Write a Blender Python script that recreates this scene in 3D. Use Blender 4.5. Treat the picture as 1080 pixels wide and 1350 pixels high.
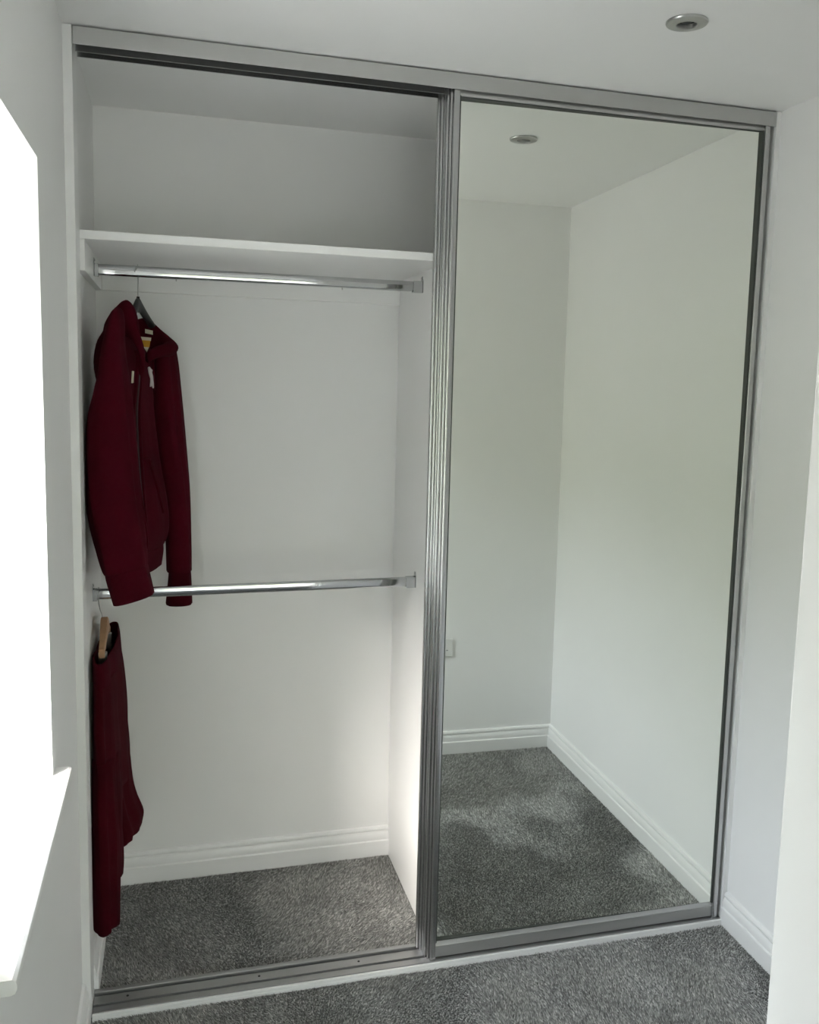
import bpy, bmesh, math, random
import numpy as np
from mathutils import Vector, Matrix

for _o in list(bpy.data.objects):
    bpy.data.objects.remove(_o, do_unlink=True)
scn = bpy.context.scene
COL = scn.collection
rnd = random.Random(7)
rng = np.random.default_rng(11)

# ------------------------------------------------------------------ camera
CAM = Vector((0.214, -2.2914, 1.6299))
YAW, PITCH, ROLL, FPX = 0.2772, -0.1224, 0.0270, 1206.28
_f = Vector((math.sin(YAW) * math.cos(PITCH), math.cos(YAW) * math.cos(PITCH), math.sin(PITCH)))
_r = Vector((math.cos(YAW), -math.sin(YAW), 0))
_u = _r.cross(_f)
_r2 = math.cos(ROLL) * _r + math.sin(ROLL) * _u
_u2 = -math.sin(ROLL) * _r + math.cos(ROLL) * _u
cd = bpy.data.cameras.new('camera')
cd.sensor_fit = 'HORIZONTAL'; cd.sensor_width = 36.0
cd.lens = FPX / 1080 * 36.0
cd.shift_x = -31.1 / 1080; cd.shift_y = -22.8 / 1080
cd.clip_start = 0.02
cam = bpy.data.objects.new('camera', cd); COL.objects.link(cam)
cam.matrix_world = Matrix(((_r2.x, _u2.x, -_f.x, CAM.x), (_r2.y, _u2.y, -_f.y, CAM.y), (_r2.z, _u2.z, -_f.z, CAM.z), (0, 0, 0, 1)))
scn.camera = cam

# ------------------------------------------------------------------ world, sun, exposure
SKY_STRENGTH, SUN_ENERGY, EXPOSURE = 9.0, 10.5, 1.72
w = bpy.data.worlds.new('sky'); scn.world = w; w.use_nodes = True
nt = w.node_tree; nt.nodes.clear()
tc = nt.nodes.new('ShaderNodeTexCoord'); sp = nt.nodes.new('ShaderNodeSeparateXYZ')
rmp = nt.nodes.new('ShaderNodeValToRGB'); bg = nt.nodes.new('ShaderNodeBackground'); wo = nt.nodes.new('ShaderNodeOutputWorld')
mp = nt.nodes.new('ShaderNodeMapRange'); mp.inputs['From Min'].default_value = -1; mp.inputs['From Max'].default_value = 1
nt.links.new(tc.outputs['Generated'], sp.inputs[0]); nt.links.new(sp.outputs['Z'], mp.inputs['Value'])
nt.links.new(mp.outputs['Result'], rmp.inputs['Fac']); nt.links.new(rmp.outputs['Color'], bg.inputs['Color'])
nt.links.new(bg.outputs[0], wo.inputs[0])
cr = rmp.color_ramp
cr.elements[0].position = 0.38; cr.elements[0].color = (0.135, 0.137, 0.132, 1)       # sunlit paving and lawn
cr.elements[1].position = 0.70; cr.elements[1].color = (0.85, 0.925, 1.0, 1)         # bright hazy sky
for _p in (0.45, 0.62):
    _e = cr.elements.new(_p); _e.color = (0.100, 0.113, 0.078, 1)                   # hedges and trees standing round the garden
bg.inputs['Strength'].default_value = SKY_STRENGTH

sd = bpy.data.lights.new('hazy_sun', 'SUN'); sd.energy = SUN_ENERGY; sd.angle = math.radians(22); sd.color = (1.0, 0.93, 0.84)
sun = bpy.data.objects.new('hazy_sun', sd); COL.objects.link(sun)
sun.rotation_euler = Vector((1.0, 1.16, -1.06)).to_track_quat('-Z', 'Y').to_euler()
sun.location = (-2, -2.5, 4)

# window opening of the left wall, used by the wall, the sky portal and the window itself
WY0, WY1, WZ0, WZ1 = -1.052, -0.453, 0.846, 2.012
pdl = bpy.data.lights.new('window_sky_portal', 'AREA'); pdl.shape = 'RECTANGLE'
pdl.size = WY1 - WY0; pdl.size_y = WZ1 - WZ0; pdl.cycles.is_portal = True
por = bpy.data.objects.new('window_sky_portal', pdl); COL.objects.link(por)
por.location = (-0.37, (WY0 + WY1) / 2, (WZ0 + WZ1) / 2); por.rotation_euler = (math.pi / 2, 0, -math.pi / 2)

# unseen glazed opening behind the viewer, added to light the wardrobe from the front
BX0, BX1, BZ0, BZ1, FAR = 0.10, 1.30, 0.08, 1.98, -4.60
pdl = bpy.data.lights.new('bedroom_sky_portal', 'AREA'); pdl.shape = 'RECTANGLE'
pdl.size = BX1 - BX0; pdl.size_y = BZ1 - BZ0; pdl.cycles.is_portal = True
por = bpy.data.objects.new('bedroom_sky_portal', pdl); COL.objects.link(por)
por.location = ((BX0 + BX1) / 2, FAR - .22, (BZ0 + BZ1) / 2); por.rotation_euler = (math.pi / 2, 0, 0)

vs = scn.view_settings
vs.view_transform = 'Standard'; vs.look = 'None'; vs.gamma = 1.0; vs.exposure = EXPOSURE; vs.use_curve_mapping = False
scn.cycles.max_bounces = 16; scn.cycles.diffuse_bounces = 10; scn.cycles.glossy_bounces = 8
scn.cycles.use_denoising = True

# ------------------------------------------------------------------ materials
def mat(name, col, rough=0.5, metal=0.0, bump=0.0, bscale=200.0, var=0.0, vscale=3.0, spec=0.5, sheen=0.0, detail=2.0):
    m = bpy.data.materials.new(name); m.use_nodes = True
    t = m.node_tree; b = t.nodes['Principled BSDF']
    b.inputs['Base Color'].default_value = (*col, 1); b.inputs['Roughness'].default_value = rough
    b.inputs['Metallic'].default_value = metal; b.inputs['Specular IOR Level'].default_value = spec
    if sheen:
        b.inputs['Sheen Weight'].default_value = sheen; b.inputs['Sheen Roughness'].default_value = 0.5
        b.inputs['Sheen Tint'].default_value = (*[min(1, c * 3 + .1) for c in col], 1)
    co = t.nodes.new('ShaderNodeTexCoord')
    if var:
        n = t.nodes.new('ShaderNodeTexNoise'); n.inputs['Scale'].default_value = vscale; n.inputs['Detail'].default_value = 4
        r = t.nodes.new('ShaderNodeValToRGB')
        r.color_ramp.elements[0].color = (*[c * (1 - var) for c in col], 1); r.color_ramp.elements[0].position = .3
        r.color_ramp.elements[1].color = (*[min(1, c * (1 + var)) for c in col], 1); r.color_ramp.elements[1].position = .7
        t.links.new(co.outputs['Object'], n.inputs['Vector']); t.links.new(n.outputs['Fac'], r.inputs['Fac'])
        t.links.new(r.outputs['Color'], b.inputs['Base Color'])
    if bump:
        n = t.nodes.new('ShaderNodeTexNoise'); n.inputs['Scale'].default_value = bscale; n.inputs['Detail'].default_value = detail
        bp = t.nodes.new('ShaderNodeBump'); bp.inputs['Strength'].default_value = bump; bp.inputs['Distance'].default_value = 0.002
        t.links.new(co.outputs['Object'], n.inputs['Vector']); t.links.new(n.outputs['Fac'], bp.inputs['Height'])
        t.links.new(bp.outputs['Normal'], b.inputs['Normal'])
    return m

M = {}
M['wall'] = mat('white_wall_paint', (0.84, 0.84, 0.835), 0.75, bump=0.06, bscale=60, var=0.012, vscale=2)
M['ceiling'] = mat('matt_ceiling_paint', (0.84, 0.84, 0.835), 0.9, bump=0.06, bscale=40)
M['gloss'] = mat('white_satin_woodwork', (0.84, 0.84, 0.835), 0.34, var=0.006, vscale=2)
M['melamine'] = mat('white_melamine_board', (0.84, 0.84, 0.835), 0.38, bump=0.02, bscale=400)
M['upvc'] = mat('white_upvc', (0.85, 0.86, 0.86), 0.25, var=0.01)
M['alu'] = mat('anodised_aluminium', (0.54, 0.54, 0.545), 0.21, metal=1.0, var=0.01, vscale=2)
M['alu_flat'] = mat('brushed_aluminium_fascia', (0.56, 0.56, 0.555), 0.42, metal=0.9, var=0.01, vscale=2)
M['track_alu'] = mat('dull_track_aluminium', (0.40, 0.40, 0.40), 0.42, metal=0.95, var=0.02, vscale=6)
M['chrome'] = mat('polished_chrome', (0.56, 0.57, 0.58), 0.07, metal=1.0, var=0.01)
M['steel'] = mat('satin_steel', (0.5, 0.5, 0.5), 0.3, metal=1.0, var=0.02)
M['dark'] = mat('black_rubber', (0.02, 0.02, 0.02), 0.6, var=0.1, vscale=20)
M['gasket'] = mat('dark_grey_gasket', (0.05, 0.055, 0.05), 0.5, var=0.1, vscale=20)
M['mirror'] = mat('mirror_glass', (0.905, 0.922, 0.862), 0.0, metal=1.0, var=0.004, vscale=1)
M['maroon'] = mat('maroon_cotton_fleece', (0.055, 0.0016, 0.0075), 0.95, bump=0.5, bscale=900, var=0.12, vscale=14, spec=0.08, sheen=0.0)
M['maroon_rib'] = mat('maroon_ribbed_knit', (0.052, 0.0016, 0.0072), 0.95, bump=0.6, bscale=500, var=0.1, vscale=20, spec=0.08, sheen=0.0)
M['maroon_jog'] = mat('maroon_velour_jersey', (0.046, 0.0014, 0.0055), 0.9, bump=0.4, bscale=900, var=0.14, vscale=10, spec=0.08, sheen=0.0)
M['black_plastic'] = mat('black_hanger_plastic', (0.012, 0.012, 0.013), 0.42, spec=0.3, bump=0.02, bscale=300, var=0.05)
M['wood'] = mat('pale_beech_wood', (0.42, 0.24, 0.13), 0.5, bump=0.05, bscale=150, var=0.2, vscale=30)
M['cream'] = mat('cream_cotton_tape', (0.62, 0.57, 0.45), 0.9, var=0.05, vscale=80)
M['yellow'] = mat('mustard_cotton', (0.50, 0.25, 0.02), 0.9, var=0.08, vscale=80)
M['thread'] = mat('pale_grey_embroidery_thread', (0.55, 0.50, 0.50), 0.8, bump=0.4, bscale=900, var=0.1, vscale=200)
M['zip'] = mat('dark_zip_tape', (0.02, 0.003, 0.006), 0.6, bump=0.4, bscale=700, var=0.1, vscale=60)
M['plastic'] = mat('white_socket_plastic', (0.78, 0.78, 0.76), 0.3, var=0.01)
M['lens'] = mat('frosted_lamp_lens', (0.25, 0.26, 0.25), 0.35, var=0.08, vscale=40)
M['carpet_back'] = mat('grey_carpet_backing', (0.11, 0.11, 0.105), 1.0, bump=0.4, bscale=300, var=0.2, vscale=200, spec=0.1)

# carpet pile: every tuft carries its own shade of grey yarn
m = bpy.data.materials.new('grey_twist_pile'); m.use_nodes = True; t = m.node_tree; b = t.nodes['Principled BSDF']
b.inputs['Roughness'].default_value = 1.0; b.inputs['Specular IOR Level'].default_value = 0.1
at = t.nodes.new('ShaderNodeAttribute'); at.attribute_name = 'yarn'
no = t.nodes.new('ShaderNodeTexNoise'); no.inputs['Scale'].default_value = 6.0; no.inputs['Detail'].default_value = 3
cc = t.nodes.new('ShaderNodeTexCoord'); mr = t.nodes.new('ShaderNodeMapRange')
mr.inputs['From Min'].default_value = .3; mr.inputs['From Max'].default_value = .7; mr.inputs['To Min'].default_value = .86; mr.inputs['To Max'].default_value = 1.14
mx = t.nodes.new('ShaderNodeVectorMath'); mx.operation = 'SCALE'
t.links.new(cc.outputs['Object'], no.inputs['Vector']); t.links.new(no.outputs['Fac'], mr.inputs['Value'])
t.links.new(at.outputs['Color'], mx.inputs[0]); t.links.new(mr.outputs['Result'], mx.inputs['Scale']); t.links.new(mx.outputs[0], b.inputs['Base Color'])
M['pile'] = m

# window glass: thin clear pane
m = bpy.data.materials.new('clear_window_glass'); m.use_nodes = True; t = m.node_tree
t.nodes.remove(t.nodes['Principled BSDF']); tr = t.nodes.new('ShaderNodeBsdfTransparent'); gl = t.nodes.new('ShaderNodeBsdfGlossy')
gl.inputs['Roughness'].default_value = 0.02; ms = t.nodes.new('ShaderNodeMixShader'); ms.inputs[0].default_value = 0.05; t.links.new(tr.outputs[0], ms.inputs[1]); t.links.new(gl.outputs[0], ms.inputs[2])
t.links.new(ms.outputs[0], t.nodes['Material Output'].inputs[0])
M['glass'] = m

# ------------------------------------------------------------------ mesh helpers
def obj(name, bm, m, parent=None, smooth=False, auto=None):
    me = bpy.data.meshes.new(name)
    bmesh.ops.recalc_face_normals(bm, faces=bm.faces)
    bm.to_mesh(me); bm.free()
    me.materials.append(M[m] if isinstance(m, str) else m)
    o = bpy.data.objects.new(name, me); COL.objects.link(o)
    if parent is not None:
        o.parent = parent
        o.matrix_parent_inverse = Matrix.Translation(parent.location).inverted()
    if smooth:
        for p in me.polygons: p.use_smooth = True
    if auto is not None:
        for p in me.polygons: p.use_smooth = True
        me.set_sharp_from_angle(angle=math.radians(auto))
    return o

def thing(name, label, cat, loc=(0, 0, 0), group=None):
    o = bpy.data.objects.new(name, None); COL.objects.link(o); o.location = loc; o.empty_display_size = 0.05
    o['label'] = label; o['category'] = cat
    if group: o['group'] = group
    return o

def tag(o, label, cat, group=None, kind=None):
    o['label'] = label; o['category'] = cat
    if group: o['group'] = group
    if kind: o['kind'] = kind
    return o

def struct(o, label, cat):
    o['kind'] = 'structure'; o['label'] = label; o['category'] = cat
    return o

def box(bm, x0, x1, y0, y1, z0, z1, bev=0.0, seg=2):
    vs_ = [bm.verts.new((x, y, z)) for x in (x0, x1) for y in (y0, y1) for z in (z0, z1)]
    fs = [(0, 1, 3, 2), (4, 6, 7, 5), (0, 4, 5, 1), (2, 3, 7, 6), (0, 2, 6, 4), (1, 5, 7, 3)]
    F = [bm.faces.new([vs_[i] for i in f]) for f in fs]
    if bev:
        ed = {e for f in F for e in f.edges}
        bmesh.ops.bevel(bm, geom=list(ed), offset=bev, segments=seg, profile=0.5, affect='EDGES', clamp_overlap=True)
    return bm

def B(*a, **k): return box(bmesh.new(), *a, **k)

def prism(bm, poly, A, Bv, fn):
    """poly: 2-D outline; fn(s, p) gives the 3-D point of outline point p at station s."""
    a = [bm.verts.new(fn(A, p)) for p in poly]; c = [bm.verts.new(fn(Bv, p)) for p in poly]
    n = len(poly)
    for i in range(n):
        j = (i + 1) % n
        bm.faces.new((a[i], a[j], c[j], c[i]))
    bm.faces.new(a[::-1]); bm.faces.new(c)
    return bm

def loft(bm, rings, cap0=True, cap1=True):
    R = [[bm.verts.new(p) for p in r] for r in rings]
    n = len(R[0])
    for k in range(len(R) - 1):
        for i in range(n):
            j = (i + 1) % n
            bm.faces.new((R[k][i], R[k][j], R[k + 1][j], R[k + 1][i]))
    if cap0: bm.faces.new(R[0][::-1])
    if cap1: bm.faces.new(R[-1])
    return bm

def catmull(pts, n):
    P = [np.array(p, float) for p in pts]; P = [2 * P[0] - P[1]] + P + [2 * P[-1] - P[-2]]
    out = []
    for i in range(1, len(P) - 2):
        for k in range(n):
            t_ = k / n; a, b_, c, d = P[i - 1], P[i], P[i + 1], P[i + 2]
            out.append(0.5 * (2 * b_ + (c - a) * t_ + (2 * a - 5 * b_ + 4 * c - d) * t_ ** 2 + (3 * b_ - a - 3 * c + d) * t_ ** 3))
    out.append(P[-2])
    return out

def tube(bm, pts, r, n=10, up=None):
    """round tube along a polyline; r may be one radius or a list."""
    P = [Vector(p) for p in pts]; rings = []
    prev = None
    for i, p in enumerate(P):
        d = (P[min(i + 1, len(P) - 1)] - P[max(i - 1, 0)]).normalized()
        if prev is None:
            s = d.orthogonal().normalized()
        else:
            s = (prev - d * prev.dot(d)).normalized()
        prev = s; q = d.cross(s); rr = r[i] if isinstance(r, (list, tuple)) else r
        rings.append([p + rr * (math.cos(2 * math.pi * k / n) * s + math.sin(2 * math.pi * k / n) * q) for k in range(n)])
    return loft(bm, rings)

def lathe(bm, prof, c, n=40, closed=False):
    """prof: (radius, z) list about the vertical axis through c."""
    R = []
    for r, z in prof:
        R.append([bm.verts.new((c[0] + r * math.cos(2 * math.pi * k / n), c[1] + r * math.sin(2 * math.pi * k / n), c[2] + z)) for k in range(n)])
    L = len(R)
    for a in range(L if closed else L - 1):
        for k in range(n):
            j = (k + 1) % n
            bm.faces.new((R[a][k], R[a][j], R[(a + 1) % L][j], R[(a + 1) % L][k]))
    if not closed:
        if prof[0][0] > 1e-4: bm.faces.new(R[0][::-1])
        if prof[-1][0] > 1e-4: bm.faces.new(R[-1])
    return bm

# ------------------------------------------------------------------ room shell
H, BACK, WL, WLI = 2.40, 0.648, -0.020, -0.008      # ceiling, back of wardrobe, left wall face in room / in wardrobe
ND, PIER = -1.423, 0.897                            # wall opposite the wardrobe and the end of it
RX = 3.30                                           # far side of the bedroom
def wr(y): return 1.8413 + 0.0131 * y               # right wall runs very slightly out of square

bm = bmesh.new()
XO = -0.42
box(bm, XO, WL, FAR - .1, WY0, -.12, H + .12); box(bm, XO, WL, WY1, BACK + .1, -.12, H + .12)
box(bm, XO, WL, WY0, WY1, -.12, WZ0 - .022); box(bm, XO, WL, WY0, WY1, WZ1, H + .12)
box(bm, WL - .001, WLI, 0.09, BACK + .001, 0.0, H)
struct(obj('wall_left', bm, 'wall'), 'white painted wall with the deep window recess beside the wardrobe', 'wall')

bm = B(XO, 2.05, BACK, BACK + .1, -.12, H + .12)
struct(obj('wall_back', bm, 'wall'), 'white painted back wall inside the open half of the wardrobe', 'wall')
bm = bmesh.new()
prism(bm, [(wr(BACK + .1), BACK + .1), (2.05, BACK + .1), (2.05, ND - .05), (wr(ND - .05), ND - .05)], -.12, H + .12, lambda s, p: (p[0], p[1], s))
struct(obj('wall_right', bm, 'wall'), 'white painted wall to the right of the mirror door', 'wall')
bm = B(PIER, RX + .1, ND - .16, ND, -.12, H + .12, bev=0.003)
struct(obj('wall_near', bm, 'wall'), 'white wall corner in the near right foreground, opposite the mirror', 'wall')
bm = bmesh.new()
box(bm, XO, BX0, FAR - .25, FAR, -.12, H + .12); box(bm, BX1, RX + .1, FAR - .25, FAR, -.12, H + .12)
box(bm, BX0, BX1, FAR - .25, FAR, -.12, BZ0); box(bm, BX0, BX1, FAR - .25, FAR, BZ1, H + .12)
struct(obj('wall_behind', bm, 'wall'), 'white bedroom wall behind the viewer with the added glazed doors', 'wall')
bm = B(RX, RX + .1, FAR, ND - .16, -.12, H + .12)
struct(obj('wall_bedroom', bm, 'wall'), 'white bedroom side wall out of view', 'wall')
struct(obj('shading_eaves', B(-0.85, XO, FAR - .2, BACK + .3, 2.20, 2.34), 'gloss'), 'unseen white eaves added above the window to cut off the upper sun', 'trim')  # unseen overhang, added to limit the sun and sky entering the window

LX, LY = 1.263, -0.466                               # downlight
hs = 0.027
bm = bmesh.new()
box(bm, XO, LX - hs, FAR - .1, BACK + .1, H, H + .12); box(bm, LX + hs, RX + .1, FAR - .1, BACK + .1, H, H + .12)
box(bm, LX - hs, LX + hs, FAR - .1, LY - hs, H, H + .12); box(bm, LX - hs, LX + hs, LY + hs, BACK + .1, H, H + .12)
struct(obj('ceiling', bm, 'ceiling'), 'flat white ceiling with one recessed downlight', 'ceiling')
bm = B(XO, RX + .1, FAR - .1, BACK + .1, -.12, -0.006)
struct(obj('floor', bm, 'carpet_back'), 'floor under the grey carpet', 'floor')

# skirting boards
SK = [(0, 0), (.0195, 0), (.0195, .0535), (.0180, .0555), (.0150, .0560), (.0140, .0580), (.0150, .064), (.0142, .072), (.0122, .080), (.0095, .0845), (.0055, .0855),
      (.0055, .0880), (.0095, .0890), (.0105, .0925), (.0098, .0970), (.0070, .1015), (.0, .1030)]
def skirting(name, p0, p1, label, sc=1.0):
    p0 = Vector((*p0, 0)); p1 = Vector((*p1, 0)); d = (p1 - p0).normalized(); nrm = Vector((-d.y, d.x, 0))   # profile grows to the left of p0->p1
    bm_ = prism(bmesh.new(), SK, p0, p1, lambda s, p: s + nrm * p[0] + Vector((0, 0, p[1] * sc - .004)))
    return struct(obj(name, bm_, 'gloss', auto=25), label, 'skirting board')
skirting('baseboard_back', (0.918, BACK), (WLI, BACK), 'white moulded skirting along the back of the wardrobe')
skirting('baseboard_left', (WLI, BACK), (WLI, 0.088), 'white moulded skirting along the left inside of the wardrobe')
skirting('baseboard_window', (WL, -0.001), (WL, FAR), 'white moulded skirting below the window sill')
skirting('baseboard_right', (wr(ND), ND), (wr(-.002), -.002), 'white moulded skirting at the right, against the mirror door frame')
skirting('baseboard_near', (PIER + .002, ND), (wr(ND), ND), 'white moulded skirting below the wall socket, seen in the mirror')

# white liners either side of the sliding doors
struct(obj('trim_1', B(WL - .001, 0.0, 0.0, 0.092, 0, H - .001, bev=.0015), 'gloss'), 'white upright liner left of the wardrobe opening', 'trim')
struct(obj('trim_2', B(1.8262, wr(0) + .001, 0.0, 0.092, 0, H - .001, bev=.0015), 'gloss'), 'white upright liner right of the mirror door', 'trim')

# ------------------------------------------------------------------ window
win = thing('window_1', 'white framed window deep in the left wall recess', 'window', (-.35, (WY0 + WY1) / 2, WZ0))
win['kind'] = 'structure'
bm = bmesh.new(); fx0, fx1, ft = -.38, -.315, .05
box(bm, fx0, fx1, WY0, WY0 + ft, WZ0, WZ1, bev=.004); box(bm, fx0, fx1, WY1 - ft, WY1, WZ0, WZ1, bev=.004)
box(bm, fx0, fx1, WY0 + ft, WY1 - ft, WZ0, WZ0 + ft, bev=.004); box(bm, fx0, fx1, WY0 + ft, WY1 - ft, WZ1 - ft, WZ1, bev=.004)
obj('window_frame', bm, 'upvc', win)
obj('pane', B(-.352, -.346, WY0 + ft, WY1 - ft, WZ0 + ft, WZ1 - ft), 'glass', win)
bm = bmesh.new()
box(bm, -.38, WL, WY0, WY1, WZ0 - .022, WZ0)
prof = [(WL, -.022), (.004, -.022), (.009, -.020), (.0118, -.014), (.012, -.008), (.0105, -.003), (.006, 0), (WL, 0)]
prism(bm, prof, -1.090, -0.411, lambda s, p: (p[0], s, WZ0 + p[1]))
obj('window_sill', bm, 'gloss', win, auto=30)

fill_win = thing('fill_window', 'unseen glazed doors behind the viewer, added for fill light', 'window', ((BX0 + BX1) / 2, FAR - .15, BZ0))  # added out of view to brighten the middle and lower wardrobe
fill_win['kind'] = 'structure'
bm = bmesh.new(); g0, g1 = FAR - .18, FAR - .115
box(bm, BX0, BX0 + ft, g0, g1, BZ0, BZ1, bev=.004); box(bm, BX1 - ft, BX1, g0, g1, BZ0, BZ1, bev=.004); box(bm, 0.675, 0.725, g0, g1, BZ0 + ft, BZ1 - ft, bev=.004)
box(bm, BX0 + ft, BX1 - ft, g0, g1, BZ0, BZ0 + ft, bev=.004); box(bm, BX0 + ft, BX1 - ft, g0, g1, BZ1 - ft, BZ1, bev=.004)
obj('window_frame', bm, 'upvc', fill_win)
obj('pane', B(BX0 + ft, 0.675, FAR - .151, FAR - .145, BZ0 + ft, BZ1 - ft), 'glass', fill_win)
obj('pane', B(0.725, BX1 - ft, FAR - .151, FAR - .145, BZ0 + ft, BZ1 - ft), 'glass', fill_win)

# ------------------------------------------------------------------ sliding door tracks
TX0, TX1 = 0.002, 1.8245
tt = thing('top_door_track', 'grey aluminium head track across the top of the wardrobe', 'door track', (0.91, 0.04, 2.395))
obj('fascia', B(TX0, TX1, -.003, .0015, 2.3575, 2.3955, bev=.0008), 'alu_flat', tt)
obj('track_plate', B(TX0, TX1, .0016, .086, 2.3915, 2.3950), 'alu', tt)
obj('track_fin', B(TX0 + .001, TX1, .0402, .0448, 2.3555, 2.3914), 'alu', tt)
obj('track_fin', B(TX0 + .001, TX1, .0825, .0860, 2.3565, 2.3914), 'alu', tt)

bt = thing('floor_door_track', 'silver two-groove floor track on a white threshold strip', 'door track', (0.91, 0.04, 0.0))
obj('threshold_strip', B(0.0015, 1.8250, -.009, .088, -.006, .0040, bev=.0008), 'gloss', bt)
tp = [(.0250, .0041), (.087, .0041), (.087, .0185), (.0855, .0200), (.0735, .0200), (.0720, .0185), (.0718, .0060), (.0690, .0052), (.0664, .0060), (.0660, .0125), (.0650, .0135),
      (.0330, .0135), (.0320, .0165), (.0295, .0165), (.0288, .0060), (.0268, .0052), (.0250, .0060), (.0246, .0125), (.0236, .0138), (.0030, .0138), (.0005, .0158), (-.0015, .0158), (-.0015, .0041)]
bm = prism(bmesh.new(), tp, 0.002, 1.8248, lambda s, p: (s, p[0], p[1])); obj('rail', bm, 'track_alu', bt, auto=20)
obj('threshold_nosing', B(0.0018, 1.8248, -.0088, -.0016, .0041, .0135, bev=.0012), 'gloss', bt)
for sx in (0.085, 0.425, 0.70):
    bm = bmesh.new(); lathe(bm, [(0.0001, .0015), (.0028, .0013), (.0034, 0), (.0034, -.001)], (sx, .050, .0136), 14); obj('screw', bm, 'dark', bt, smooth=True)

# ------------------------------------------------------------------ mirror doors
# plan outline of a stile: (distance from outer edge, depth from the front); rounded steps climb to the flat front
STILE = [(0.0020, .0370), (0.0, .0350), (0.0, .0268), (.0006, .0248), (.0020, .0235), (.0038, .0232), (.0042, .0262), (.0058, .0262),
         (.0060, .0205), (.0060, .0150), (.0066, .0128), (.0080, .0115), (.0098, .0112), (.0102, .0142), (.0116, .0142),
         (.0117, .0080), (.0118, .0028), (.0126, .0010), (.0142, .0002), (.0160, 0.0), (.0262, 0.0), (.0275, .0008), (.0280, .0025), (.0280, .0370)]
DZ0, DZ1 = 0.0160, 2.3870
DW = 0.9420                                          # door width
def mirror_door(name, label, x0, y0, yaw, tilt):
    d = thing(name, label, 'door', (x0 + DW / 2, y0 + .018, DZ0), 'sliding mirror doors')
    bm = prism(bmesh.new(), STILE, DZ0 - .004, DZ1, lambda s, p: (x0 + p[0], y0 + p[1], s)); obj('stile', bm, 'alu', d, auto=50)
    bm = prism(bmesh.new(), STILE, DZ0, DZ1, lambda s, p: (x0 + DW - p[0], y0 + p[1], s)); obj('stile', bm, 'alu', d, auto=50)
    a, b_ = x0 + .0281, x0 + DW - .0281
    rb = [(.010, DZ0 + .001), (.034, DZ0 + .001), (.034, .0635), (.0140, .0640), (.0125, .0630), (.0105, .0540), (.0098, .0525), (.0078, .0515), (.0074, .0500), (.0080, .0485), (.0095, .0480)]
    bm = prism(bmesh.new(), rb, a, b_, lambda s, p: (s, y0 + p[0], p[1])); obj('bottom_rail', bm, 'alu_flat', d, auto=30)
    rt = [(.010, DZ1 - .001), (.034, DZ1 - .001), (.034, 2.3460), (.0120, 2.3460), (.0100, 2.3475), (.0085, 2.3520), (.0090, 2.3560)]
    bm = prism(bmesh.new(), rt, a, b_, lambda s, p: (s, y0 + p[0], p[1])); obj('top_rail', bm, 'alu_flat', d, auto=30)
    # rubber gasket round the glass
    bm = bmesh.new(); g = .0030
    box(bm, a, a + g, y0 + .0035, y0 + .032, .0640, 2.3460); box(bm, b_ - g * 1.6, b_, y0 + .0035, y0 + .032, .0640, 2.3460)
    box(bm, a + g, b_ - g * 1.6, y0 + .0115, y0 + .032, .0640, .0670); box(bm, a + g, b_ - g * 1.6, y0 + .0115, y0 + .032, 2.3442, 2.3460)
    obj('gasket', bm, 'gasket', d)
    bm = bmesh.new(); x_a, x_b, z_a, z_b = a + g, b_ - g * 1.6, .0670, 2.3442
    xm = (x_a + x_b) / 2
    def pt(x, z, k): return (x, y0 + .0170 + yaw * (x - xm) + tilt * (z - 1.2) + k, z)
    v = [bm.verts.new(pt(x, z, k)) for k in (0, .004) for x, z in ((x_a, z_a), (x_b, z_a), (x_b, z_b), (x_a, z_b))]
    for f in ((0, 1, 2, 3), (4, 7, 6, 5), (0, 4, 5, 1), (1, 5, 6, 2), (2, 6, 7, 3), (3, 7, 4, 0)): bm.faces.new([v[i] for i in f])
    obj('mirror', bm, 'mirror', d)
    return d
mirror_door('sliding_mirror_door', 'tall mirror door in silver frame filling the right half of the wardrobe', 0.8825, 0.0030, -.0145, .0035)
mirror_door('sliding_mirror_door', 'second mirror door slid behind the front one, only its silver edge showing', 0.8710, 0.0450, 0, 0)

# ------------------------------------------------------------------ wardrobe interior
dv = B(0.918, 0.936, 0.092, BACK - .001, -.004, 1.9480, bev=.0008)
tag(obj('divider_panel', dv, 'melamine'), 'white upright panel closing the open bay on its right', 'panel')

sh = thing('wardrobe_shelf', 'white shelf board on battens above the upper rail', 'shelf', (0.45, 0.37, 1.948))
obj('shelf_board', B(WLI + .001, 1.60, 0.100, BACK - .001, 1.9482, 1.9690, bev=.001), 'melamine', sh)
obj('batten', B(0.0105, 0.9175, BACK - .0185, BACK - .0005, 1.8735, 1.9480, bev=.001), 'melamine', sh)
obj('batten', B(WLI + .0005, 0.0100, 0.1020, BACK - .0005, 1.8735, 1.9480, bev=.001), 'melamine', sh)

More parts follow.
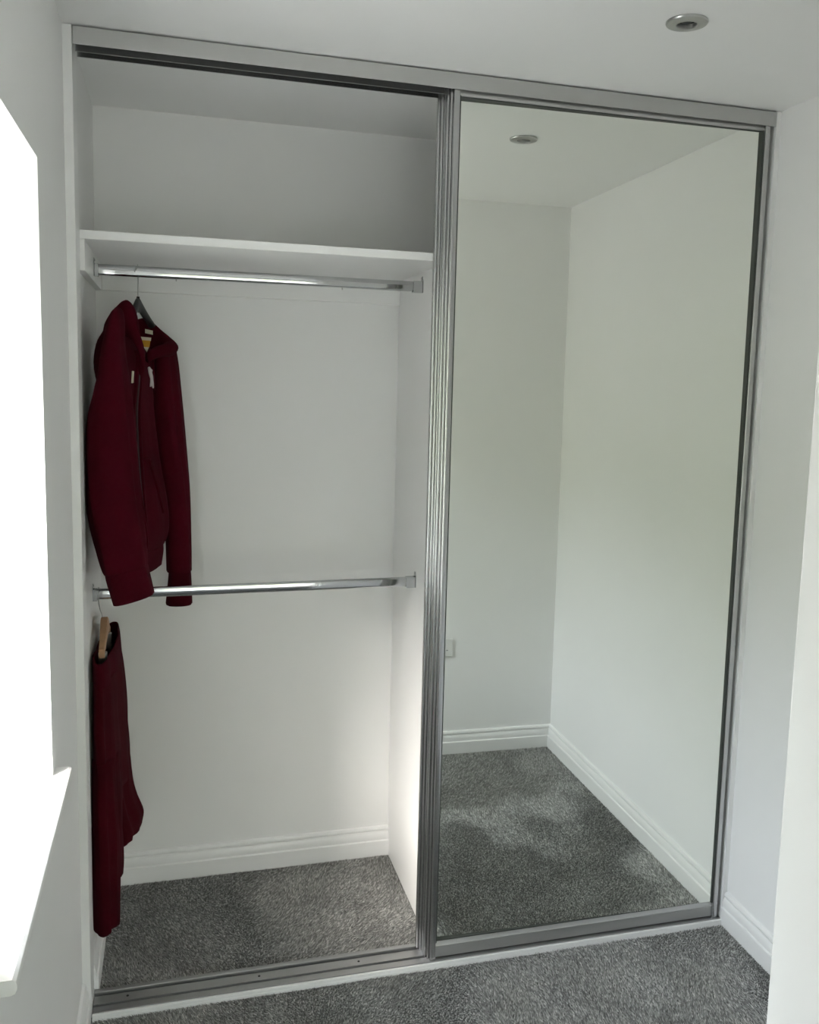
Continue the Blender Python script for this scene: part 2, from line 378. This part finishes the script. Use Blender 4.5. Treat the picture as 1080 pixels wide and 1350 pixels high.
def stadium(hy, hz, n=8):
    """upright oval outline"""
    pts = []
    for k in range(n + 1):
        a = math.pi * k / n; pts.append((hy * math.cos(a), hz - hy + hy * math.sin(a)))
    for k in range(n + 1):
        a = math.pi + math.pi * k / n; pts.append((hy * math.cos(a), -(hz - hy) + hy * math.sin(a)))
    return pts
RY = 0.355
def hanging_rail(label, xl, xr, zl, zr, pins):
    t_ = thing('hanging_rail', label, 'rail', ((xl + xr) / 2, RY, (zl + zr) / 2), 'chrome hanging rails')
    zz = lambda x: zl + (zr - zl) * (x - xl) / (xr - xl)
    bm_ = prism(bmesh.new(), stadium(.0072, .0148), xl + .004, xr - .006, lambda s, p: (s, RY + p[0], zz(s) + p[1]))
    obj('rail_tube', bm_, 'chrome', t_, auto=40)
    for side, x in ((1, xl), (-1, xr)):
        z = zz(x); bm_ = bmesh.new()
        lo, hi = sorted((x, x + side * .0022))
        box(bm_, lo, hi, RY - .0115, RY + .0115, z - .0180, z + .0200, bev=.0009)
        box(bm_, lo, hi, RY - .0060, RY + .0060, z + .0200, z + .0300, bev=.0009)
        L = .030 if side < 0 else .012
        a0, a1 = sorted((x + side * .0022, x + side * L))
        box(bm_, a0, a1, RY - .0098, RY - .0076, z - .0172, z + .0150, bev=.0008)
        box(bm_, a0, a1, RY + .0076, RY + .0098, z - .0172, z + .0150, bev=.0008)
        box(bm_, a0, a1, RY - .0098, RY + .0098, z - .0185, z - .0155, bev=.0008)
        br = obj('bracket', bm_, 'chrome', t_)
        bm_ = bmesh.new()
        tube(bm_, [(x + side * .002, RY, z + .0245), (x + side * .004, RY, z + .0245)], .0030, 10); obj('screw', bm_, 'steel', br)
    for x in pins:
        bm_ = bmesh.new(); lathe(bm_, [(.0001, -.0060), (.0015, -.0055), (.0019, -.002), (.0019, .001)], (x, RY, zz(x) - .0148), 10); obj('rail_pin', bm_, 'steel', t_, smooth=True)
    return t_
hanging_rail('upper chrome hanging rail just under the wardrobe shelf', 0.0102, 0.9178, 1.9040, 1.9060, (.222, .680))
hanging_rail('lower chrome hanging rail at mid height across the open bay', WLI + .0002, 0.9178, 1.0200, 1.0260, ())

# ------------------------------------------------------------------ downlight
dl = thing('recessed_downlight', 'round satin chrome ceiling downlight, unlit', 'light', (LX, LY, H))
bm = lathe(bmesh.new(), [(.0435, 0), (.0440, -.0025), (.0425, -.0050), (.0380, -.0066), (.0300, -.0076), (.0225, -.0078), (.0212, -.0066), (.0205, -.0030), (.0198, .004), (.0210, .006), (.0300, .0005)], (LX, LY, H - .0002), 48, closed=True)
obj('bezel', bm, 'steel', dl, auto=35)
bm = lathe(bmesh.new(), [(.0204, .002), (.0204, .030), (.0196, .030), (.0196, .002)], (LX, LY, H), 40, closed=True); obj('reflector', bm, 'chrome', dl, auto=35)
bm = lathe(bmesh.new(), [(.0001, .0120), (.0120, .0125), (.0186, .0150), (.0190, .020), (.0190, .026)], (LX, LY, H), 40); obj('lamp', bm, 'lens', dl, smooth=True)

# ------------------------------------------------------------------ wall socket opposite the mirror
so = thing('wall_socket', 'white double wall socket, seen low in the mirror', 'socket', (1.273, ND, .482))
obj('plate', B(1.199, 1.346, ND, ND + .009, .4400, .5230, bev=.004, seg=3), 'plastic', so)
for cx in (1.236, 1.309):
    for dx, z, hw, hh in ((0, .4985, .002, .0040), (-.011, .4705, .0032, .0018), (.011, .4705, .0032, .0018)):
        obj('pin_hole', B(cx + dx - hw, cx + dx + hw, ND + .0086, ND + .0094, z - hh, z + hh), 'dark', so)
for cx in (1.264, 1.281):
    obj('rocker_switch', B(cx - .006, cx + .006, ND + .009, ND + .0115, .4950, .5120, bev=.001), 'plastic', so)

# ------------------------------------------------------------------ garments
def ring(c, L, T, az, z, n=44, slope=0.0, amp=0.0, k=5, ph=0.0, sq=2.4, nslope=0.0, xmin=None):
    """closed plan outline: half length L along azimuth az (from +y towards +x), half thickness T across it, with soft folds"""
    a = math.radians(az); A_ = Vector((math.sin(a), math.cos(a), 0)); N_ = Vector((math.cos(a), -math.sin(a), 0)); out = []
    for i in range(n):
        th = 2 * math.pi * i / n; c_, s_ = math.cos(th), math.sin(th)
        u = L * math.copysign(abs(c_) ** (2 / sq), c_); v_ = T * math.copysign(abs(s_) ** (2 / sq), s_)
        f = 1 + amp * (math.sin(k * th + ph) + 0.6 * math.sin((2 * k + 1) * th + 1.7 * ph))
        p = Vector((c[0], c[1], z)) + A_ * u + N_ * (v_ * f) + Vector((0, 0, slope * u + nslope * v_))
        if xmin is not None and p.x < xmin: p.x = xmin + 0.02 * (p.x - xmin)
        out.append(p)
    return out

def cloth(name, spec, mname, parent, sub=4, hollow=0.012, hollow_end=1, wave=0.0, **kw):
    """spec rows: z, cx, cy, L, T, az, slope, amp, phase. Spline between rows; one end turned back inside itself."""
    S = catmull(spec, sub)
    rings = [ring((r[1], r[2]), r[3], r[4], r[5], r[0], slope=r[6], amp=r[7], ph=r[8], **kw) for r in S]
    if wave:
        for j, fr_ in ((-1, 1.0), (-2, .6), (-3, .3)):
            for i, q in enumerate(rings[j]): q.z += wave * fr_ * (math.sin(i * .43 + 1) + .5 * math.sin(i * .286 + 2))
    if hollow:
        idx = -1 if hollow_end else 0
        last = rings[idx]; c = sum(last, Vector()) / len(last)
        up = Vector((0, 0, hollow * 2.5)) * (1 if hollow_end else -1)
        r1 = [c + (p - c) * 0.88 + up * .02 for p in last]; r2 = [c + (p - c) * 0.80 + up for p in last]
        rings = rings + [r1, r2] if hollow_end else [r2, r1] + rings
    bm_ = loft(bmesh.new(), rings)
    return obj(name, bm_, mname, parent, smooth=True)

XW = WLI + .003
# ---- hoodie on the upper rail
HX, HY = 0.122, RY
ho = thing('hooded_sweatshirt', 'maroon zip-up hooded sweatshirt hanging from the upper rail', 'hoodie', (HX, HY, 1.09))
torso = [(1.735, .094, .355, .105, .013, 15, 0, 0, 0), (1.715, .096, .350, .150, .020, 15, 0, .02, .2), (1.680, .103, .350, .168, .034, 15, 0, .03, .4),
         (1.610, .100, .352, .170, .038, 15, 0, .10, .7), (1.530, .098, .352, .168, .039, 15, 0, .17, 1.0), (1.400, .106, .350, .170, .042, 15, 0, .20, 1.3),
         (1.310, .114, .348, .172, .046, 16, 0, .20, 1.6), (1.220, .120, .345, .172, .050, 16, 0, .17, 1.9), (1.170, .121, .345, .168, .048, 16, 0, .09, 2.0), (1.145, .119, .345, .160, .041, 16, 0, .06, 2.1)]
to = cloth('torso', torso, 'maroon', ho, hollow=0, xmin=XW)
hem = [(1.146, .119, .345, .158, .040, 16, 0, .06, 2.1), (1.125, .118, .345, .158, .0415, 16, 0, .06, 2.1), (1.085, .116, .345, .154, .038, 16, 0, .06, 2.2)]
cloth('hem_band', hem, 'maroon_rib', ho, xmin=XW)
near = [(1.785, .080, .232, .035, .010, 8, -.35, 0, 0), (1.760, .074, .222, .055, .018, 6, -.3, .02, 0), (1.692, .066, .202, .064, .027, 4, -.1, .04, .3), (1.634, .064, .190, .066, .036, 2, 0, .05, .5),
        (1.577, .060, .180, .068, .046, 0, 0, .09, .7), (1.520, .057, .172, .068, .054, 0, 0, .11, .9), (1.424, .058, .166, .066, .060, 0, 0, .12, 1.2), (1.308, .064, .162, .064, .062, 0, 0, .11, 1.5),
        (1.229, .074, .160, .060, .061, 0, 0, .10, 1.8), (1.150, .086, .160, .055, .058, 0, 0, .04, 2.0), (1.128, .090, .160, .050, .054, 0, 0, .03, 2.1)]
ns = cloth('sleeve', near, 'maroon', ho, hollow=0, xmin=XW, nslope=.22)
ncuff = [(1.129, .091, .160, .046, .0525, 0, 0, .02, 2.1), (1.110, .095, .160, .047, .0530, 0, 0, .02, 2.1), (1.050, .109, .160, .045, .0515, 0, 0, .02, 2.2)]
cloth('cuff', ncuff, 'maroon_rib', ns, xmin=XW, nslope=.28)
farS = [(1.735, .190, .498, .035, .012, 20, 0, 0, 0), (1.715, .193, .506, .050, .021, 18, 0, .02, 0), (1.662, .194, .516, .060, .028, 16, 0, .08, .3), (1.574, .193, .522, .064, .036, 14, 0, .12, .6),
        (1.485, .197, .524, .064, .040, 12, 0, .13, .9), (1.395, .204, .524, .062, .040, 10, 0, .13, 1.2), (1.304, .214, .524, .058, .038, 8, 0, .12, 1.5), (1.212, .221, .522, .054, .036, 6, 0, .11, 1.8),
        (1.120, .224, .520, .050, .036, 4, 0, .08, 2.0), (1.045, .225, .520, .046, .036, 2, 0, .05, 2.1)]
fs_ = cloth('sleeve', farS, 'maroon', ho, hollow=0)
fcuff = [(1.046, .2265, .520, .041, .032, 2, 0, .03, 2.1), (1.020, .2265, .520, .042, .0335, 2, 0, .03, 2.1), (0.945, .224, .520, .043, .0385, 2, 0, .03, 2.2)]
cloth('cuff', fcuff, 'maroon_rib', fs_)

# hood: a thick fold of fleece running round the neck, standing tall on the near side and rolled outwards on the far side
hood_path = [(.131, .262, 1.655, .030, .010), (.128, .258, 1.705, .036, .013), (.116, .262, 1.752, .046, .017), (.094, .275, 1.774, .048, .023), (.066, .305, 1.752, .042, .024), (.052, .352, 1.730, .034, .022),
             (.072, .412, 1.728, .036, .017), (.106, .462, 1.738, .042, .013), (.142, .482, 1.744, .044, .013), (.178, .468, 1.722, .036, .015), (.204, .438, 1.708, .023, .021), (.196, .400, 1.700, .019, .018),
             (.168, .368, 1.691, .016, .015), (.146, .345, 1.676, .015, .009)]
HP = catmull(hood_path, 5); rings = []
for i, h in enumerate(HP):
    d = Vector(HP[min(i + 1, len(HP) - 1)][:3]) - Vector(HP[max(i - 1, 0)][:3]); d.z *= .3; d.normalize()
    side = d.cross(Vector((0, 0, 1))).normalized()
    rr = []
    for k in range(20):
        a = 2 * math.pi * k / 20
        wv = 1 + .06 * math.sin(3 * a + i * .35)
        p = Vector(h[:3]) + Vector((0, 0, 1)) * (h[3] * math.sin(a)) + side * (h[4] * wv * math.cos(a))
        p.x = max(p.x, XW); rr.append(p)
    rings.append(rr)
hd = obj('hood', loft(bmesh.new(), rings), 'maroon', ho, smooth=True)
# hood bag falling down the back
bag = [(1.745, .060, .352, .060, .020, 12, 0, 0, 0), (1.705, .052, .350, .090, .026, 12, 0, .06, .5), (1.640, .050, .350, .100, .028, 12, 0, .08, 1), (1.570, .056, .352, .080, .020, 12, 0, .06, 1.4), (1.545, .062, .352, .045, .010, 12, 0, 0, 1.5)]
cloth('hood_bag', bag, 'maroon', ho, hollow=0, xmin=XW)

# lower front edges, zip, pockets, emblem, labels follow the front of the torso
TS = catmull(torso, 8)
def front(z, u, off=0.0015):
    """point on the front of the torso: u = signed distance along the shoulder line from the garment centre"""
    r = min(TS, key=lambda q: abs(q[0] - z)); a = math.radians(r[5])
    A_ = Vector((math.sin(a), math.cos(a), 0)); N_ = Vector((math.cos(a), -math.sin(a), 0)); L, T, sq = r[3], r[4], 2.4
    cth = max(-1, min(1, math.copysign(abs(u / L) ** (sq / 2), u))); th = math.acos(cth)
    s_ = math.sin(th); f = 1 + r[7] * (math.sin(5 * th + r[8]) + .6 * math.sin(11 * th + 1.7 * r[8]))
    return Vector((r[1], r[2], z)) + A_ * u + N_ * (T * s_ ** (2 / sq) * f + off)
def ribbon(name, pts, half, thick, m_, parent, side=None):
    bm_ = bmesh.new(); R_ = []
    for i, p in enumerate(pts):
        d = (pts[min(i + 1, len(pts) - 1)] - pts[max(i - 1, 0)]).normalized()
        n_ = Vector((.94, -.33, 0)); s_ = d.cross(n_).normalized(); n_ = s_.cross(d)
        R_.append([p + s_ * a + n_ * c for a, c in ((-half, -thick), (half, -thick), (half * .8, thick), (-half * .8, thick))])
    return obj(name, loft(bm_, R_), m_, parent, auto=40)
zu = lambda z: -.070 + .02 * (z - 1.1) / .58
zz_ = np.linspace(1.69, 1.15, 26)
ribbon('zip', [front(z, zu(z)) for z in zz_], .0045, .0016, 'zip', ho)
ribbon('front_edge', [front(z, zu(z) + .011, .002) for z in zz_], .0055, .0028, 'maroon', ho)
ribbon('front_edge', [front(z, zu(z) - .011, .002) for z in zz_], .0055, .0028, 'maroon', ho)
zp = front(1.672, zu(1.672), .004)
obj('zip_pull', B(zp.x - .001, zp.x + .002, zp.y - .003, zp.y + .003, zp.z - .022, zp.z, bev=.0008), 'steel', ho)
for s0, s1 in ((-.020, .045), (-.105, -.135)):
    pts = [front(z, s0 + (s1 - s0) * k, .003) for k, z in zip(np.linspace(0, 1, 10), np.linspace(1.400, 1.245, 10))]
    ribbon('pocket_edge', pts, .006, .0028, 'maroon_rib', ho)
    pts = [front(1.402 - .004 * k, s0 + (zu(1.40) - s0) * k, .0025) for k in np.linspace(0, .85, 8)]
    ribbon('pocket_seam', pts, .0022, .0016, 'maroon_rib', ho)
# drawstring
ribbon('drawstring', [front(z, .055 + .010 * math.sin(9 * z), .005) for z in np.linspace(1.688, 1.585, 14)], .0022, .0018, 'maroon_rib', ho)
# embroidered emblem: a pale mounted figure, upright and narrow
def patch(name, poly, z0, u0, m_, parent, th=.0016, ks=1.0):
    bm_ = bmesh.new()
    a = [bm_.verts.new(front(z0 + q, u0 + p * ks, .0030 + th)) for p, q in poly]; c = [bm_.verts.new(front(z0 + q, u0 + p * ks, .0010)) for p, q in poly]
    n = len(poly); bm_.faces.new(a); bm_.faces.new(c[::-1])
    for i in range(n): bm_.faces.new((a[i], c[i], c[(i + 1) % n], a[(i + 1) % n]))
    return obj(name, bm_, m_, parent)
fig = [(-.010, .026), (-.004, .029), (.002, .024), (.012, .020), (.008, .014), (.014, .004), (.015, -.008), (.019, -.022), (.016, -.030), (.012, -.023), (.009, -.014), (.006, -.021), (.002, -.026), (.004, -.014), (.004, -.003), (-.002, .006), (-.006, .014)]
patch('chest_emblem', fig, 1.622, .036, 'thread', ho, ks=1.6)
patch('side_tag', [(-.003, .016), (.003, .015), (.004, -.015), (-.002, -.016)], 1.622, -.088, 'cream', ho)
# neck labels on the inside of the hood, facing the opening
def inner_quad(name, pts, m_, parent):
    bm_ = bmesh.new(); P = [Vector(p) for p in pts]; n_ = (P[1] - P[0]).cross(P[3] - P[0]).normalized()
    a = [bm_.verts.new(p + n_ * .0008) for p in P]; c = [bm_.verts.new(p - n_ * .0008) for p in P]
    bm_.faces.new(a); bm_.faces.new(c[::-1])
    for i in range(4): bm_.faces.new((a[i], c[i], c[(i + 1) % 4], a[(i + 1) % 4]))
    return obj(name, bm_, m_, parent)
inner_quad('neck_label', [(.136, .4640, 1.7575), (.157, .4640, 1.7535), (.157, .4640, 1.7420), (.136, .4640, 1.7460)], 'cream', ho)
inner_quad('neck_tape', [(.118, .3950, 1.7330), (.154, .3970, 1.7310), (.153, .3940, 1.7220), (.118, .3920, 1.7240)], 'cream', ho)
inner_quad('back_print', [(.118, .3900, 1.7240), (.152, .3920, 1.7220), (.149, .3860, 1.7040), (.118, .3840, 1.7050)], 'yellow', ho)
inner_quad('lining', [(.118, .3820, 1.7050), (.148, .3840, 1.7040), (.140, .3770, 1.6840), (.120, .3750, 1.6840)], 'cream', ho)

# ---- black hanger under the hoodie
hg = thing('coat_hanger', 'black plastic coat hanger holding the maroon hoodie', 'hanger', (HX, HY, 1.78))
hk = [(HX - .0005, HY, 1.832), (HX, HY, 1.852), (HX, HY + .004, 1.868), (HX, HY + .0135, 1.884), (HX, HY + .0150, 1.905), (HX, HY + .0110, 1.917), (HX, HY, 1.9225), (HX, HY - .0105, 1.918), (HX - .004, HY - .0135, 1.910), (HX - .008, HY - .0140, 1.902)]
obj('hook', tube(bmesh.new(), [tuple(p) for p in catmull(hk, 5)], .0013, 8), 'steel', hg, smooth=True)
haz = math.radians(15); HA = Vector((math.sin(haz), math.cos(haz), 0)); HN = Vector((math.cos(haz), -math.sin(haz), 0))
rings = []
for u in np.linspace(-.062, .155, 33):
    au = abs(u); zc = 1.815 - (0.46 if u > 0 else 0.75) * max(0, au - .012) + 0.06 * max(0, au - .05); hh = .020 - .010 * min(1, au / .09); tt_ = .0055 + .006 * min(1, au / .15)
    c = Vector((HX, HY, zc)) + HA * u; rings.append([c + HN * (tt_ * math.cos(a)) + Vector((0, 0, hh * math.sin(a))) for a in np.linspace(0, 2 * math.pi, 16, endpoint=False)])
obj('hanger_body', loft(bmesh.new(), rings), 'black_plastic', hg, smooth=True)
obj('hook_collar', tube(bmesh.new(), [(HX, HY, 1.829), (HX, HY, 1.838)], .0042, 12), 'black_plastic', hg, smooth=True)

# ---- trousers on the lower rail
TXc, TYc = 0.016, RY
wh = thing('trouser_hanger', 'wooden trouser hanger on the lower rail, close to the left side', 'hanger', (TXc, TYc, .90))
hk = [(TXc, TYc, .948), (TXc - .001, TYc, .962), (TXc - .006, TYc + .003, .978), (TXc - .010, TYc + .0130, .996), (TXc - .010, TYc + .0150, 1.020), (TXc - .009, TYc + .0110, 1.0335), (TXc - .008, TYc, 1.0385), (TXc - .008, TYc - .0105, 1.0340), (TXc - .009, TYc - .0140, 1.022)]
obj('hook', tube(bmesh.new(), [tuple(p) for p in catmull(hk, 5)], .0013, 8), 'steel', wh, smooth=True)
rings = []
for u in np.linspace(-.120, .120, 25):
    au = abs(u); zc = .928 - .42 * max(0, au - .015); hh = .026 - .014 * min(1, au / .07); tt_ = .0105 - .003 * min(1, au / .1)
    rings.append([Vector((TXc + .006 + tt_ * cx_, TYc + u, zc + hh * cz_)) for cx_, cz_ in ((-1, -.8), (-.8, -1), (.8, -1), (1, -.8), (1, .8), (.8, 1), (-.8, 1), (-1, .8))])
obj('hanger_bar', loft(bmesh.new(), rings), 'wood', wh, auto=40)
for uy in (-.095, .095):
    bm = bmesh.new(); box(bm, TXc - .004, TXc + .018, TYc + uy - .010, TYc + uy + .010, .835, .882, bev=.002); obj('clip', bm, 'steel', wh)

tr_ = thing('jogging_trousers', 'maroon jogging trousers hanging from the lower rail by the left side', 'trousers', (.04, .36, .15))
# waist: an open loop of ribbed band, standing higher at the far end
def band(rows, th, name, m_, parent):
    S = catmull(rows, 4)
    outer = [ring((r[1], r[2]), r[3], r[4], r[5], r[0], slope=r[6], amp=r[7], ph=r[8], xmin=XW) for r in S]
    inner = [ring((r[1] + .002, r[2]), r[3] - th, max(.004, r[4] - th), r[5], r[0], slope=r[6], amp=r[7], ph=r[8], xmin=XW + th) for r in S]
    return obj(name, loft(bmesh.new(), inner[::-1] + outer, cap0=False, cap1=False), m_, parent, smooth=True)
band([(.880, .026, .365, .185, .024, 3, .05, .10, .3), (.855, .028, .365, .188, .027, 3, .05, .10, .4), (.815, .030, .365, .190, .028, 3, .05, .10, .5)], .004, 'waistband', 'maroon_rib', tr_)
up_ = [(.824, .027, .365, .190, .027, 3, .04, .12, .5), (.780, .028, .365, .192, .030, 3, .02, .18, .8), (.690, .030, .362, .194, .032, 4, 0, .22, 1.2), (.600, .031, .360, .194, .033, 4, 0, .24, 1.6), (.520, .032, .358, .192, .034, 5, 0, .22, 2.0), (.440, .033, .356, .186, .034, 5, 0, .20, 2.2)]
cloth('seat_panel', up_, 'maroon_jog', tr_, hollow=0, xmin=XW, k=6)
nl = [(.600, .028, .240, .080, .028, 3, 0, .14, .5), (.470, .029, .222, .090, .032, 3, 0, .22, 1.0), (.380, .029, .212, .090, .033, 2, 0, .25, 1.5), (.290, .028, .204, .086, .033, 2, 0, .22, 2.0), (.215, .027, .198, .080, .032, 0, 0, .20, 2.3), (.165, .027, .194, .072, .031, 0, 0, .18, 2.5), (.142, .027, .192, .066, .029, 0, 0, .18, 2.6)]
cloth('leg', nl, 'maroon_jog', tr_, xmin=XW, k=6, wave=.007)
fl = [(.640, .034, .450, .085, .026, 4, 0, .14, .2), (.560, .036, .452, .092, .030, 5, 0, .18, .4), (.470, .040, .455, .096, .033, 6, 0, .20, .7), (.400, .043, .460, .096, .034, 7, .04, .20, 1.2), (.345, .050, .468, .094, .038, 10, .10, .18, 1.6), (.290, .060, .476, .088, .042, 14, .18, .15, 2.0), (.255, .060, .480, .078, .038, 14, .22, .14, 2.2)]
cloth('leg', fl, 'maroon_jog', tr_, xmin=XW, k=5, wave=.006)
fl2 = [(.42, .030, .360, .070, .024, 4, 0, .12, .4), (.30, .032, .365, .066, .025, 4, 0, .16, .9), (.22, .034, .370, .056, .025, 4, 0, .14, 1.3), (.180, .034, .372, .050, .023, 4, 0, .12, 1.5)]
cloth('leg_fold', fl2, 'maroon_jog', tr_, xmin=XW, k=4, wave=.004)

# ------------------------------------------------------------------ carpet pile
def vnoise(x, y, s, seed):
    """smooth value noise"""
    r_ = np.random.default_rng(seed); G = r_.random((96, 96))
    u = (x + 5) * s; v = (y + 5) * s; i = np.floor(u).astype(int); j = np.floor(v).astype(int); fu = u - i; fv = v - j
    fu = fu * fu * (3 - 2 * fu); fv = fv * fv * (3 - 2 * fv); i %= 95; j %= 95
    return (G[i, j] * (1 - fu) + G[i + 1, j] * fu) * (1 - fv) + (G[i, j + 1] * (1 - fu) + G[i + 1, j + 1] * fu) * fv

def carpet(name, rects, label, step, seed, height=.0072):
    r_ = np.random.default_rng(seed); X_, Y_ = [], []
    for x0, x1, y0, y1 in rects:
        gx = np.arange(x0 + step / 2, x1, step); gy = np.arange(y0 + step / 2, y1, step)
        a, c = np.meshgrid(gx, gy); X_.append(a.ravel()); Y_.append(c.ravel())
    x = np.concatenate(X_); y = np.concatenate(Y_); n = len(x)
    x = x + (r_.random(n) - .5) * step; y = y + (r_.random(n) - .5) * step
    # the pile leans in brushed swathes
    ang = 2 * math.pi * (vnoise(x, y, 2.3, 3) + .4 * vnoise(x, y, 7.1, 4)); lean = .0030 + .0050 * vnoise(x, y, 3.7, 5)
    lx = np.cos(ang) * lean + (r_.random(n) - .5) * .006; ly = np.sin(ang) * lean + (r_.random(n) - .5) * .006
    hh = height * (.65 + .5 * r_.random(n)) * (.85 + .3 * vnoise(x, y, 3.1, 6)); rad = step * (.50 + .25 * r_.random(n)); t0 = r_.random(n) * 6.283
    base = -.006
    V = np.zeros((n, 4, 3))
    for k in range(3):
        V[:, k, 0] = x + rad * np.cos(t0 + k * 2.0944); V[:, k, 1] = y + rad * np.sin(t0 + k * 2.0944); V[:, k, 2] = base
    V[:, 3, 0] = x + lx; V[:, 3, 1] = y + ly; V[:, 3, 2] = base + hh
    idx = np.arange(n)[:, None] * 4
    F = np.concatenate([idx + np.array([[0, 1, 3]]), idx + np.array([[1, 2, 3]]), idx + np.array([[2, 0, 3]])], 1).reshape(-1)
    me = bpy.data.meshes.new(name)
    me.vertices.add(n * 4); me.vertices.foreach_set('co', V.reshape(-1))
    me.loops.add(len(F)); me.loops.foreach_set('vertex_index', F.astype(np.int32))
    me.polygons.add(n * 3); me.polygons.foreach_set('loop_start', np.arange(0, n * 9, 3, dtype=np.int32)); me.polygons.foreach_set('loop_total', np.full(n * 3, 3, dtype=np.int32))
    me.update(calc_edges=True)
    g = r_.choice([.22, .34, .47, .64], size=n, p=[.28, .36, .24, .12]) * (.85 + .3 * r_.random(n))
    col = np.ones((n, 4, 4)); tint = np.array([1.0, 1.0, .965])
    col[:, :, :3] = (g[:, None] * tint)[:, None, :]
    at_ = me.color_attributes.new('yarn', 'FLOAT_COLOR', 'POINT'); at_.data.foreach_set('color', col.reshape(-1))
    me.materials.append(M['pile'])
    o = bpy.data.objects.new(name, me); COL.objects.link(o)
    return tag(o, label, 'carpet', kind='stuff')
carpet('carpet', [(WL, 1.84, ND, -.009)], 'grey speckled carpet on the room floor in front of the wardrobe', .0040, 21)
carpet('wardrobe_carpet', [(WLI, 0.918, .088, BACK)], 'grey speckled carpet inside the wardrobe behind the floor track', .0040, 22)
